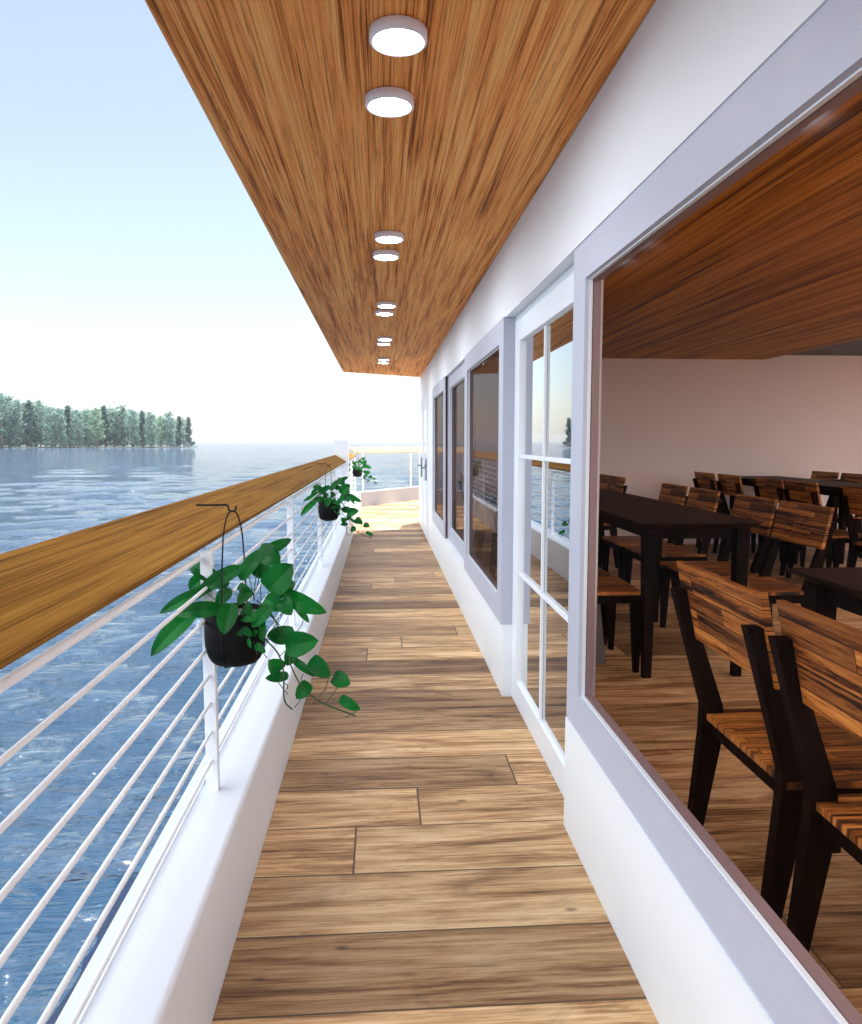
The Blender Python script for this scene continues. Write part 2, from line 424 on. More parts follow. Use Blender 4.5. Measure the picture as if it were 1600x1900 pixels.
# bulwark (white kerb along the edge)
def arc(cx, cz, r, a0, a1, n): return [(cx + r * math.cos(R(a0 + (a1 - a0) * i / n)), cz + r * math.sin(R(a0 + (a1 - a0) * i / n))) for i in range(n + 1)]
prof = [(-.474, -.3), (-.478, .345)] + arc(-.493, .355, .015, 0, 90, 5) + [(-.640, .370), (-.643, .376)] + [(-.688, .376), (-.700, .364), (-.70, -1.7), (-.62, -1.7), (-.62, -.3)]
bw = empty('bulwark', (-.6, -4, 0)); tag(bw, 'long low white bulwark running along the deck edge under the cable railing', 'bulwark')
def child(o, p):
    o.parent = p; o.matrix_parent_inverse = Matrix.Translation(-Vector(p.location)); return o
ob = MB().prism(prof, -5, 18.55).build('side_wall', 'white_gloss'); child(ob, bw)
for f in ob.data.polygons: f.use_smooth = False
# bow kerb, skewed
u = Vector((1.5, 2.2, 0)).normalized()
def skew_box(name, mat, p0, L, prof2):
    """extrude polygon (n,z) along u; n is the horizontal normal pointing forward"""
    nn = Vector((-u.y, u.x, 0)); p0 = Vector(p0); m = MB()
    a = [m.bm.verts.new(p0 + nn * q[0] + Vector((0, 0, q[1]))) for q in prof2]
    b = [m.bm.verts.new(p0 + u * L + nn * q[0] + Vector((0, 0, q[1]))) for q in prof2]
    n = len(prof2)
    for i in range(n): m.bm.faces.new((a[i], a[(i + 1) % n], b[(i + 1) % n], b[i]))
    m.bm.faces.new(a[::-1]); m.bm.faces.new(b)
    return m.build(name, mat)
M['kerb_shade'] = paint('shaded_white_paint', (.44, .48, .55), .5, .03, 3, 0)  # white paint greyed, the bow kerb's shade put into its colour
bk = skew_box('bow_kerb', 'kerb_shade', (-.47, 18.52, 0), 6.6, [(0, -.3), (0, .36), (.01, .37), (.20, .37), (.20, -1.7), (.02, -1.7)])
tag(bk, 'short kerb greyed with painted shade closing the sunlit bow end of the deck', 'kerb')

# big square corner post
cp = MB().box(-.81, -.56, 13.30, 13.55, .3, 1.628, .006).build('corner_post', 'white_gloss')
tag(cp, 'thick square white post breaking the wooden handrail before the bow', 'post')

# ------------------------------------------------------------------ railings
def hprof(dz=0):
    t = Vector((-.18, .115)).normalized(); n = Vector((t.y, -t.x)) * -1  # across board
    if n.y > 0: n = -n
    a = Vector((-.600, 1.255 + dz)); b = Vector((-.780, 1.370 + dz)); q = n * .026
    return [tuple(a), tuple(b), tuple(b + q), tuple(a + q)]
CZ = [1.10, .995, .89, .79, .69, .587, .485]
def make_railing(y0, y1, posts, label, name='cable_railing'):
    r = empty(name, (-.6, y0, .37)); tag(r, label, 'railing')
    child(MB().prism(hprof(), y0, y1).build('handrail', 'handrail'), r)
    child(MB().tube([(-.625, y0, 1.2), (-.625, y1, 1.2)], .0105, 12).build('top_bar', 'rail_white'), r)
    for py in posts:
        po = MB().box(-.619, -.578, py - .018, py + .018, .368, 1.222, .003).build('post', 'rail_white'); child(po, r)
    for z in CZ:
        child(MB().tube([(-.598, y0, z), (-.598, y1, z)], .0064, 10).build('cable', 'rail_white'), r)
    return r
make_railing(-3.5, 13.28, [-2.2, .2, 2.62, 5.02, 7.42, 9.82, 12.2], 'long white cable railing topped by a tilted brown wooden handrail along the walkway')
make_railing(13.57, 18.45, [15.6, 17.9], 'short length of cable railing beyond the thick white corner post')
# bow railing
nn = Vector((-u.y, u.x, 0))
br = empty('bow_railing', (-.47, 18.6, .37)); tag(br, 'sunlit bow railing with a wooden handrail coloured pale for sun glare and thin white posts', 'railing')
child(skew_box('handrail', 'rail_sun_glare', (-.62, 18.45, 0), 6.8, [(0.0, 1.345), (.17, 1.46), (.155, 1.485 - .05), (-.015, 1.318)]), br)
child(MB().tube([Vector((-.55, 18.62, 1.30)), Vector((-.55, 18.62, 1.30)) + u * 6.6], .0115, 10).build('top_bar', 'rail_white'), br)
for s in (.12, 2.35, 4.6, 6.5):
    p = Vector((-.50, 18.62, 0)) + u * s
    child(MB().box(p.x - .02, p.x + .02, p.y - .02, p.y + .02, .36, 1.33).build('post', 'rail_white'), br)

# dark block added in place of shadowed water along the hull
pn = MB().prism([(-.72, -1.7), (-1.69, -1.7), (-1.71, -1.30), (-1.6, -1.24), (-.72, -1.24)], -5, 4.85).build('shaded_water', 'navy')
tag(pn, 'dark navy block standing in for shadowed water below the white bulwark', 'shaded_water')

# ------------------------------------------------------------------ cabin
XD = .815
XW = .757          # outer wall face
cab = empty('cabin', (XW, -4, 0)); tag(cab, 'white deckhouse with lavender framed windows and a wide wood lined roof overhang', 'cabin')
wl = MB(); T = .06
ZB, ZT = .465, 2.345
def wall_piece(y0, y1, z0, z1, x0=XW, x1=XW + T): wl.box(x0, x1, y0, y1, z0, z1)
YN = 2.985; YF = 4.585; YE = 14.9
wall_piece(-5, YN, -.01, ZB); wall_piece(-5, YN, ZT, 2.797); wall_piece(-5, -1.25, ZB, ZT)
wall_piece(YN, YF, ZT, 2.797)
wall_piece(YF, YE, -.01, ZB); wall_piece(YF, YE, ZT, 2.797); wall_piece(10.87, YE, ZB, ZT)
child(wl.build('outer_wall', 'white'), cab)

def ring(y0, y1, z0, z1, oy0, oy1, oz0, oz1, x0, x1, ch=0):
    """rectangular ring; front at x0 with the opening widened by ch"""
    m = MB(); bm = m.bm
    def rect(x, a, b, c, e): return [bm.verts.new((x, a, c)), bm.verts.new((x, b, c)), bm.verts.new((x, b, e)), bm.verts.new((x, a, e))]
    of = rect(x0, y0, y1, z0, z1); ob_ = rect(x1, y0, y1, z0, z1)
    jf = rect(x0, oy0 - ch, oy1 + ch, oz0 - ch, oz1 + ch); jb = rect(x1, oy0, oy1, oz0, oz1)
    for i in range(4):
        k = (i + 1) % 4
        bm.faces.new((of[i], of[k], jf[k], jf[i])); bm.faces.new((ob_[i], jb[i], jb[k], ob_[k]))
        bm.faces.new((of[i], ob_[i], ob_[k], of[k])); bm.faces.new((jf[i], jf[k], jb[k], jb[i]))
    return m
def window(y0, y1, xf, gl, extra=None):
    """frame (lavender), bead (white), inner jamb, pane"""
    o = .003; by, bz = .17, .145
    w_ = empty('window', (xf, (y0 + y1) / 2, ZB)); w_.parent = cab; w_.matrix_parent_inverse = Matrix.Translation(-Vector(cab.location))
    fr = ring(y0 - o, y1 + o, ZB - o, ZT + o, y0 + by, y1 - by, ZB + bz, ZT - bz, xf, xf + .014, .004)
    e_ = .022 if extra else 0
    if extra: fr.box(xf + .0142, XD + .004, y0 - o, y0 + .0215, ZB - o, ZT - .002)
    fr = fr.build('frame', 'frame')
    bd = ring(y0 + by - .03, y1 - by + .03, ZB + bz - .03, ZT - bz + .03, y0 + by + .004, y1 - by - .004, ZB + bz + .004, ZT - bz - .004, xf + .0145, xf + .027).build('bead', 'white_gloss')
    pa = MB().box(xf + .0275, xf + .0295, y0 + by - .02, y1 - by + .02, ZB + bz - .02, ZT - bz + .02).build('pane', gl)
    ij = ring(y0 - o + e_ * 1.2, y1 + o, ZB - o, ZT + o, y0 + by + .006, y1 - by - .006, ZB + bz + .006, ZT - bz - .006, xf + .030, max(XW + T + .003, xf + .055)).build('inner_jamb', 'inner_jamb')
    for c in (fr, bd, pa, ij): c.parent = w_; c.matrix_parent_inverse = Matrix.Translation(-Vector(w_.location))
    return w_
w0 = window(.87, YN, .762, 'glass_tint'); w0['label'] = 'large picture window nearest the viewer'
wm = window(-1.25, .86, .762, 'glass_tint')
w1 = window(YF, 6.69, .745, 'glass_far', True)
w2 = window(6.69, 8.77, .788, 'glass_far')
w3 = window(8.77, 10.87, .745, 'glass_far')

# glazed door in its recess
XD = .815
dr = empty('glazed_door', (XD, 3.78, 0)); child(dr, cab)
dr['label'] = 'white glazed door of six panes between two windows'
def dchild(o): o.parent = dr; o.matrix_parent_inverse = Matrix.Translation(-Vector(dr.location)); return o
dchild(ring(YN - .05, YF + .05, .002, ZT + .01, 3.16, 4.415, .155, 2.175, XD, XD + .05, .012).build('frame', 'white_gloss'))
dchild(MB().box(XD + .0205, XD + .0225, 3.15, 4.42, .14, 2.185).build('pane', 'glass_door'))
for z in (1.513, .815): dchild(MB().box(XD + .004, XD + .020, 3.16, 4.415, z - .011, z + .011, .003).build('glazing_bar', 'white_gloss'))
dchild(MB().box(XD + .006, XD + .0195, 3.775, 3.797, .155, 2.175, .002).build('glazing_bar', 'white_gloss'))

# two doors near the bow
for yy, lab in ((12.0, 'white half glazed side door next to the last window'), (13.25, 'white half glazed side door nearest the bow')):
    dd = empty('side_door', (XW, yy, 0)); child(dd, cab); dd['label'] = lab
    def dc(o): o.parent = dd; o.matrix_parent_inverse = Matrix.Translation(-Vector(dd.location)); return o
    dc(ring(yy, yy + 1.05, .05, 2.3, yy + .16, yy + .89, .95, 2.12, XW - .022, XW - .001, .006).build('frame', 'white_gloss'))
    dc(MB().box(XW - .014, XW - .011, yy + .15, yy + .90, .94, 2.13).build('pane', 'glass_door'))
    dc(ring(yy + .12, yy + .93, .2, .86, yy + .18, yy + .87, .26, .80, XW - .030, XW - .0225, .004).build('lower_panel', 'white_gloss'))
    hd = MB().box(XW - .036, XW - .023, yy + .03, yy + .075, .98, 1.32).tube([(XW - .03, yy + .052, 1.18), (XW - .085, yy + .052, 1.18), (XW - .09, yy + .16, 1.175)], .009, 8)
    dc(hd.build('handle', 'black'))

# roof overhang: wood soffit and roof above
def slab(poly, z0, z1, name, mat):
    m = MB(); a = [m.bm.verts.new((p[0], p[1], z0)) for p in poly]; b = [m.bm.verts.new((p[0], p[1], z1)) for p in poly]
    m.bm.faces.new(a[::-1]); m.bm.faces.new(b); n = len(poly)
    for i in range(n): m.bm.faces.new((a[i], a[(i + 1) % n], b[(i + 1) % n], b[i]))
    return m.build(name, mat)
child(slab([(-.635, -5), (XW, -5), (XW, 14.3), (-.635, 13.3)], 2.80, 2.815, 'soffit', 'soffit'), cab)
child(slab([(-.62, -5), (2.15, -5), (2.15, 1.6), (5.9, 1.6), (5.9, 7.6), (9.7, 7.6), (9.7, 14.6), (XW, 14.6), (XW, 14.28), (-.62, 13.31)], 3.02, 3.12, 'roof', 'roof'), cab)  # left open above the added fill panels
child(slab([(-.62, -5), (-.58, -5), (-.58, 13.33), (-.62, 13.31)], 2.816, 3.02, 'fascia', 'roof'), cab)
# interior
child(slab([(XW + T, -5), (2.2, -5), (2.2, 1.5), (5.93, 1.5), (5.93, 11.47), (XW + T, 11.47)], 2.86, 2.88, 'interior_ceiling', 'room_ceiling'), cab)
child(slab([(2.21, -5), (5.93, -5), (5.93, 1.49), (2.21, 1.49)], 2.93, 2.94, 'fill_panel', 'fill_panel'), cab)  # unseen opal panel added to light the dining room
child(slab([(5.94, 7.5), (9.5, 7.5), (9.5, 11.47), (5.94, 11.47)], 2.93, 2.95, 'interior_ceiling_panel', 'dark_panel'), cab)
child(slab([(5.94, -5), (9.5, -5), (9.5, 7.49), (5.94, 7.49)], 2.93, 2.94, 'fill_panel', 'fill_panel'), cab)  # larger panel, likewise added out of view as room fill
iw = MB().box(XW + T, 9.5, 11.45, 11.6, -.01, 3.0)
child(iw.build('interior_wall', 'room_wall'), cab)
sw = MB()
sw.box(9.5, 9.62, -5, 14.6, -.01, .5); sw.box(9.5, 9.62, -5, 14.6, 2.75, 3.0)
for yy in (-5, -1.2, 2.6, 6.4, 10.2): sw.box(9.5, 9.62, yy, yy + .3, .5, 2.75)
sw.box(9.5, 9.62, 11.0, 14.6, .5, 2.75)
sw.box(XW + T, 9.5, 14.75, 14.9, -.01, 3.0)
child(sw.build('far_side_wall', 'room_wall'), cab)

# ------------------------------------------------------------------ ceiling lights
def make_lamp():
    t = empty('ceiling_light')
    rr = .085; m = MB().lathe([(0, -.001), (rr - .004, -.001), (rr, -.004), (rr, -.033), (rr - .003, -.036), (rr - .010, -.036), (rr - .012, -.032), (rr - .02, -.032)], 56)
    m.build('housing', 'lamp_body', t)
    MB().lathe([(rr - .0150, -.0335), (0, -.0337)], 56).build('diffuser', 'diffuser', t)
    return t
L0 = make_lamp()
lamp_pos = [(.060, 2.285), (.040, 2.710), (.059, 4.425), (.044, 4.843), (.062, 6.56), (.046, 6.96), (.060, 8.68), (.050, 9.09), (.060, 10.80), (.050, 11.2), (.06, .17), (.04, .6)]
ordn = ['largest round ceiling lamp, closest to the viewer at the top of the overhang', 'round ceiling lamp just beyond the largest one, the second of the nearest pair',
        'first lamp of the middle pair, third round lamp along the soffit', 'second lamp of the middle pair, fourth round lamp along the soffit',
        'nearer lamp of the third pair, fifth round lamp along the soffit', 'farther lamp of the third pair, sixth round lamp along the soffit',
        'nearer lamp of the fourth pair, seventh round lamp along the soffit', 'farther lamp of the fourth pair, eighth round lamp along the soffit',
        'nearer lamp of the last tiny pair by the far end of the soffit', 'farthest and smallest round lamp at the far end of the soffit',
        'round soffit lamp almost behind the viewer, first of its pair', 'round soffit lamp almost behind the viewer, second of its pair']
for i, ((x, y), lb) in enumerate(zip(lamp_pos[:10], ordn)):
    o = L0 if i == 0 else copy_tree(L0)
    o.location = (x, y * 1.02, 2.7995); tag(o, lb, 'ceiling light', 'round ceiling lights under the overhang')

# ------------------------------------------------------------------ chairs and tables
def make_chair():
    t = empty('chair')
    # faces +X ; seat from x -.285 .. .285
    s = MB().box(-.285, .285, -.315, .315, .548, .572, .004); s.build('seat', 'seat_slats', t)
    a = MB()
    a.box(-.262, .272, -.300, -.270, .488, .547); a.box(-.262, .272, .270, .300, .488, .547)
    a.box(.250, .280, -.269, .269, .488, .547); a.box(-.262, -.235, -.269, .269, .488, .547)
    a.build('seat_frame', 'frame_wood', t)
    # reclined back panel
    bm = MB()
    def bx(z): return -.262 - (z - .57) * .215
    z0, z1 = .865, 1.150
    bm.hexa([(bx(z0) - .012, -.325, z0), (bx(z0) + .012, -.325, z0), (bx(z0) + .012, .325, z0), (bx(z0) - .012, .325, z0),
             (bx(z1) - .012, -.325, z1), (bx(z1) + .012, -.325, z1), (bx(z1) + .012, .325, z1), (bx(z1) - .012, .325, z1)])
    bm.build('backrest', 'back_slats', t)
    for sy in (-1, 1):
        y0, y1 = sorted((sy * .268, sy * .312))
        # rear leg: boomerang polygon in x,z
        off = -.013
        pl = [(-.345, 0), (-.305, 0), (-.215, .50), (-.222, .60), (bx(1.05) + off + .0, 1.05), (bx(1.05) + off - .048, 1.05), (-.300, .60), (-.302, .50)]
        m = MB().prism(pl, y0, y1); m.build('leg', 'frame_wood', t)
        pf = [(.235, 0), (.270, 0), (.288, .52), (.200, .52)]
        m = MB().prism(pf, y0, y1); m.build('leg', 'frame_wood', t)
    return t
CH = make_chair(); used = False
def chair(x, y, face, label):
    global used
    o = CH if not used else copy_tree(CH); used = True
    j = random.uniform(-.012, .012)
    o.location = (x + j, y, 0); o.rotation_euler = (0, 0, (0 if face > 0 else math.pi) + R(random.uniform(-1, 1)))
    tag(o, label, 'chair', 'slatted wooden chairs around the cabin tables')
WX, EX = 1.515, 2.68
chair(WX, 2.43, 1, 'slatted chair just inside the nearest window, with its whole back in view')
chair(WX, 1.72, 1, 'slatted chair nearest the viewer, cut off by the right edge')
chair(WX, 5.32, 1, 'chair at the window side of the middle table, seat showing beside the frame')
chair(WX, 6.04, 1, 'chair behind the window frame, second on the window side of the middle table')
chair(WX, 7.07, 1, 'chair on the window side of the farther joined table, nearer of two')
chair(WX, 7.79, 1, 'chair on the window side of the farther joined table, farther of two')
chair(WX, 9.55, 1, 'chair on the window side of the last table in the near row, nearer of two')
chair(WX, 10.27, 1, 'chair on the window side of the last near row table, by the rose wall')
chair(EX, 5.24, -1, 'chair with a broad slatted back, inner side of the middle table')
chair(EX, 5.97, -1, 'chair on the inner side of the middle table, partly behind the table corner')
chair(EX, 6.98, -1, 'half dark chair back beyond the joined tables, right one of its pair')
chair(EX, 7.71, -1, 'chair back beyond the joined tables, left one of its pair')
chair(EX, 9.58, -1, 'pale slatted chair back at the far left of the room, right of a pair')
chair(EX, 10.30, -1, 'chair back at the far left of the room touching the window frame')
c2 = 3.6
chair(WX + c2, 10.74, 1, 'chair of the second row standing farthest back, nearest the rose wall')
chair(WX + c2, 9.98, 1, 'chair of the second row, second from the rose wall')
chair(WX + c2, 8.91, 1, 'chair of the second row, third from the rose wall')
chair(WX + c2, 8.18, 1, 'chair of the second row, fourth from the rose wall')
chair(WX + c2, 7.10, 1, 'chair of the second row cut off at the right edge, behind the broad slatted back')
chair(EX + c2, 10.9, -1, 'dark chair back rising beyond the second row table, top right against the wall')
chair(EX + c2, 10.17, -1, 'chair back beyond the second row table, at the extreme right edge')

def make_table():
    t = empty('dining_table')
    # 0.82 x 1.75, bevelled underside
    m = MB(); a, b = .41, .875; i = .07
    m.hexa([(-a + i, -b + i, 1.018), (a - i, -b + i, 1.018), (a - i, b - i, 1.018), (-a + i, b - i, 1.018),
            (-a, -b, 1.060), (a, -b, 1.060), (a, b, 1.060), (-a, b, 1.060)])
    m.box(-a, a, -b, b, 1.0605, 1.070)
    m.build('tabletop', 'walnut', t)
    q = MB().box(-.30, .30, -.78, -.755, .95, 1.017).box(-.30, .30, .755, .78, .95, 1.017).box(-.32, -.30, -.75, .75, .95, 1.017).box(.30, .32, -.75, .75, .95, 1.017)
    q.build('apron', 'frame_wood', t)
    for sx in (-1, 1):
        for sy in (-1, 1):
            x, y = sx * .315, sy * .775
            w0_, w1_ = .046, .027
            m = MB().hexa([(x - w1_, y - w1_, 0), (x + w1_, y - w1_, 0), (x + w1_, y + w1_, 0), (x - w1_, y + w1_, 0),
                           (x - w0_, y - w0_, 1.017), (x + w0_, y - w0_, 1.017), (x + w0_, y + w0_, 1.017), (x - w0_, y + w0_, 1.017)])
            m.build('leg', 'frame_wood', t)
    return t
TB = make_table()
tabs = [(2.11, 2.155, 'dark table at the right edge of the photo beside the two nearest chairs'),
        (2.11, 5.68, 'dark walnut table whose pointed corner faces the viewer, in the middle of the window'),
        (2.11, 7.435, 'dark table pushed end to end behind the middle table'),
        (2.11, 9.93, 'dark table at the far left of the room behind the joined pair'),
        (5.71, 10.42, 'dark table farthest from the viewer, its edge seen level before the rose wall'),
        (5.71, 8.65, 'dark table of the second row with chairs backed against it, before the farthest table'),
        (5.71, 6.88, 'dark table of the second row nearest the viewer, at the right edge')]
for i, (x, y, lb) in enumerate(tabs):
    o = TB if i == 0 else copy_tree(TB); o.location = (x, y, 0)
    tag(o, lb, 'table', 'dark dining tables in the cabin')
pl = MB().hexa([(1.44, 5.22, 0), (1.615, 5.22, 0), (1.615, 5.34, 0), (1.44, 5.34, 0), (1.46, 5.24, .6), (1.55, 5.24, .6), (1.55, 5.32, .6), (1.46, 5.32, .6)]).build('floor_plinth', 'grey')
tag(pl, 'grey tapering plinth on the cabin floor beside the window frame', 'plinth')

# ------------------------------------------------------------------ hanging plants
K = 538.0 * 3.556      # crop pixels per metre at the plant
def lp(X, Y, dep=0.0):
    """crop pixel -> local metres; origin = hook bend above the pot centre"""
    return Vector(((X - 655) / K, dep, -(Y - 230) / K))
def leaf(m, base, tip, width, arch=.12, fold=.42, face=None):
    base = Vector(base); tip = Vector(tip); ax = tip - base; Ln = ax.length
    fdir = Vector(face) if face else Vector((random.uniform(-.25, .25), -1, random.uniform(.1, .55)))
    fdir.normalize()
    side = ax.cross(fdir).normalized(); nrm = side.cross(ax).normalized()
    if nrm.dot(fdir) < 0: nrm = -nrm
    n = 9
    for sg in (-1, 1):          # two halves meeting in a crisp midrib crease
        rows = []
        for i in range(n + 1):
            q = i / n
            wd = width / 2 * math.sin(math.pi * q ** .78) ** .62 if 0 < q < 1 else 0
            c = base + ax * q + nrm * (arch * Ln * math.sin(math.pi * q))
            if wd == 0: rows.append([m.bm.verts.new(c)])
            else:
                rows.append([m.bm.verts.new(c + side * (wd * sg * k) + nrm * ((k - .25 * k * k) * wd * fold + .04 * wd * math.sin(q * 17 + sg) * k) - ax * (.06 * (k > .9) * (q < .3))) for k in (0, .35, .7, 1)])
        for a, b in zip(rows, rows[1:]):
            if len(a) == 1:
                for k in range(3): f = m.bm.faces.new((a[0], b[k], b[k + 1])); f.smooth = True
            elif len(b) == 1:
                for k in range(3): f = m.bm.faces.new((a[k], b[0], a[k + 1])); f.smooth = True
            else:
                for k in range(3): f = m.bm.faces.new((a[k], b[k], b[k + 1], a[k + 1])); f.smooth = True
LEAVES = [  # base, tip (crop pixels), width, depth base, depth tip, arch
    (545, 715, 345, 622, 95, .02, .05, .22), (445, 700, 318, 812, 95, .08, .10, .1), (480, 770, 190, 910, 75, -.01, -.04, .1),
    (592, 880, 310, 895, 95, -.06, -.10, .28), (425, 890, 153, 1167, 112, -.03, -.09, .12), (690, 640, 400, 815, 95, .03, .0, .12),
    (690, 720, 862, 508, 95, .02, .05, .1), (810, 560, 1012, 468, 72, .08, .11, .15), (800, 530, 962, 605, 140, .02, .0, .15),
    (888, 768, 1056, 590, 172, -.04, -.06, .08), (950, 790, 1048, 735, 80, .0, .02, .12), (870, 810, 1003, 885, 95, -.05, -.07, .1),
    (990, 800, 1267, 918, 105, -.02, -.05, .22), (985, 815, 1048, 912, 95, -.06, -.09, .1), (672, 825, 640, 1003, 118, -.10, -.15, .05),
    (718, 900, 835, 935, 85, -.07, -.10, .1), (912, 860, 798, 985, 82, -.07, -.10, .1), (690, 738, 795, 795, 55, -.02, -.04, .1),
    (1068, 890, 1152, 978, 42, -.04, -.06, .1), (1058, 1050, 882, 1050, 112, -.05, -.08, -.3), (998, 1120, 1218, 1075, 148, -.07, -.10, .12),
    (1055, 1155, 1000, 1268, 80, -.03, -.05, .1), (1040, 1228, 1188, 1332, 48, -.04, -.07, .12), (962, 1298, 890, 1208, 105, -.05, -.08, .1),
    (1015, 1325, 868, 1330, 62, -.06, -.08, -.15), (1160, 1218, 1288, 1330, 108, -.05, -.08, .08), (1302, 1338, 1418, 1378, 98, -.06, -.09, .08),
    (1142, 1380, 1065, 1472, 88, -.05, -.08, .08), (1345, 1482, 1482, 1548, 66, -.06, -.09, .15), (850, 700, 738, 602, 90, .03, .06, .1),
    (640, 700, 560, 655, 60, .06, .09, .15), (700, 700, 640, 640, 60, .07, .1, .1), (850, 760, 930, 690, 70, .04, .05, .1),
    (600, 760, 470, 740, 90, .07, .12, .15), (760, 760, 700, 850, 70, -.03, -.07, .1), (640, 760, 560, 860, 80, -.03, -.06, .15),
    (780, 690, 870, 640, 80, .05, .08, .1), (980, 830, 900, 770, 60, .0, .02, .1), (830, 900, 900, 880, 60, -.04, -.06, .1),
    (740, 990, 800, 1040, 45, -.09, -.10, .1), (780, 1000, 700, 1030, 35, -.09, -.1, .1), (800, 1040, 840, 1005, 34, -.08, -.1, .1),
    (850, 1020, 870, 1075, 34, -.08, -.1, .1), (815, 1100, 885, 1145, 44, -.09, -.11, .1), (770, 1060, 790, 1120, 24, -.09, -.1, .1),
    (760, 985, 720, 1040, 30, -.09, -.1, .1), (850, 960, 880, 1050, 44, -.08, -.1, .1), (745, 850, 800, 900, 60, -.05, -.08, .1)]
VINES = [
    [(800, 850, 0), (880, 900, -.03), (940, 990, -.04), (1000, 1130, -.05), (1030, 1260, -.06), (1090, 1380, -.07), (1140, 1440, -.07), (1250, 1510, -.08), (1450, 1588, -.09)],
    [(830, 1000, -.05), (870, 1080, -.06), (950, 1180, -.06), (985, 1300, -.07), (985, 1480, -.07), (1040, 1542, -.08)],
    [(1110, 968, -.04), (1100, 1000, -.05), (1075, 1030, -.06)], [(1275, 1330, -.06), (1255, 1410, -.07), (1215, 1460, -.07), (1172, 1510, -.08)],
    [(1335, 1400, -.07), (1290, 1460, -.08), (1245, 1522, -.08)], [(1470, 1548, -.08), (1440, 1565, -.09), (1388, 1592, -.09)],
    [(1085, 1470, -.06), (1080, 1500, -.07), (1050, 1530, -.08)], [(935, 1350, -.06), (960, 1390, -.06), (1010, 1448, -.07)],
    [(1105, 1325, -.05), (1095, 1350, -.06), (1105, 1378, -.06)], [(990, 900, -.03), (940, 960, -.04), (905, 998, -.05)],
    [(890, 930, -.03), (930, 970, -.04), (960, 1000, -.04)], [(1040, 1130, -.05), (1000, 1160, -.05), (960, 1195, -.06)],
    [(760, 830, 0), (800, 760, .02), (810, 690, .02)], [(780, 840, 0), (790, 740, .0), (800, 660, .02)], [(700, 850, 0), (640, 800, .03), (560, 730, .03)],
    [(830, 850, 0), (820, 770, .02), (850, 690, .03)], [(790, 850, -.01), (770, 770, .0), (745, 690, .02)], [(850, 870, -.02), (880, 820, -.02), (890, 770, -.03)],
    [(640, 870, 0), (560, 850, -.01), (480, 790, -.01)], [(640, 860, -.02), (540, 870, -.03), (430, 890, -.03)], [(820, 880, -.02), (900, 810, -.02), (990, 800, -.02)],
    [(770, 1040, -.08), (780, 1090, -.09), (785, 1125, -.09)], [(800, 1080, -.08), (815, 1130, -.09), (825, 1165, -.09)], [(840, 1120, -.08), (865, 1160, -.09), (888, 1190, -.09)],
    [(985, 1370, -.07), (1005, 1390, -.06), (1000, 1420, -.06)], [(730, 860, .02), (720, 800, .02), (700, 730, .03)], [(680, 880, -.05), (672, 850, -.08), (672, 825, -.1)]]
def make_plant():
    t = empty('hanging_plant')
    random.seed(11)
    m = MB()
    for i, (bx, by, tx, ty, wd, d0, d1, ar) in enumerate(LEAVES):
        leaf(m, lp(bx, by, d0), lp(tx, ty, d1), wd * 1.12 / K, ar)
    fo = m.build('foliage', 'leaf', t, fix=False)
    m = MB()
    for vn in VINES:
        p = [lp(*q) for q in vn]; sm = []
        for i in range(len(p) - 1):
            for k in range(4):
                s = k / 4; p0 = p[max(i - 1, 0)]; p1 = p[i]; p2 = p[i + 1]; p3 = p[min(i + 2, len(p) - 1)]
                sm.append(.5 * ((2 * p1) + (-p0 + p2) * s + (2 * p0 - 5 * p1 + 4 * p2 - p3) * s * s + (-p0 + 3 * p1 - 3 * p2 + p3) * s ** 3))
        sm.append(p[-1]); r0 = .0028 if len(vn) > 4 else .0016
        m.tube(sm, r0, 6)
    m.build('vines', 'vine', t)
    # pot
    pr = 402 / 2 / K * .98; zt = -(905 - 230) / K; zb = -(1275 - 230) / K; hh = zt - zb
    prof = [(pr - .006, zt - .02), (pr - .006, zt), (pr, zt), (pr, zt - hh * .48)]
    prof += [(pr * (.62 + .38 * math.cos(R(a))) , zt - hh * .50 - hh * .46 * math.sin(R(a))) for a in (15, 30, 45, 60, 75, 88)]
    prof += [(pr * .35, zb), (0, zb)]
    pot = MB().lathe(prof, 48); po = pot.build('pot', 'pot', t)
    s = MB().lathe([(pr - .007, zt - .018), (0, zt - .012)], 40); s.build('soil', 'grey', t)
    # wire hanger: loop front and back, strap under the pot
    c = math.cos(R(65)); sn = math.sin(R(65)); pts = []
    def wp(a, z): return Vector((-.006 + a * c * -1, -a * sn * 1.0, z)) if a >= 0 else Vector((-.006 + -a * c, -a * sn, z))
    ap = pr + .0025
    side = [(.004, -.013), (.016, -.018), (.026, -.034), (.036, -.062), (.050, -.10), (.08, -.20), (ap - .002, zt + .005), (ap, zt - hh * .48)]
    side += [(ap * (.62 + .38 * math.cos(R(a))), zt - hh * .5 - hh * .47 * math.sin(R(a))) for a in (30, 60, 85)] + [(.004, zb - .004)]
    for sg in (1, -1):
        P = []
        for i_, (a, z) in enumerate(side):
            xo = min((.003, .013, .020, .023, .024)[min(i_, 4)], a * .6)
            P.append(Vector((-xo * sg, -math.sqrt(max(0, a * a - xo * xo)) * sg, z)))
        m = MB().tube(P, .0026, 8); m.build('wire', 'black', t)
    hk = MB().tube([(-.120, -.0, .008), (-.112, 0, .008), (-.018, 0, .008), (-.014, 0, .004), (-.011, 0, -.010), (-.004, 0, -.0135), (.006, 0, -.0135), (.012, 0, -.008), (.013, 0, .005)], .0034, 8)
    hk.build('hook', 'black', t)
    return t
PL = make_plant()
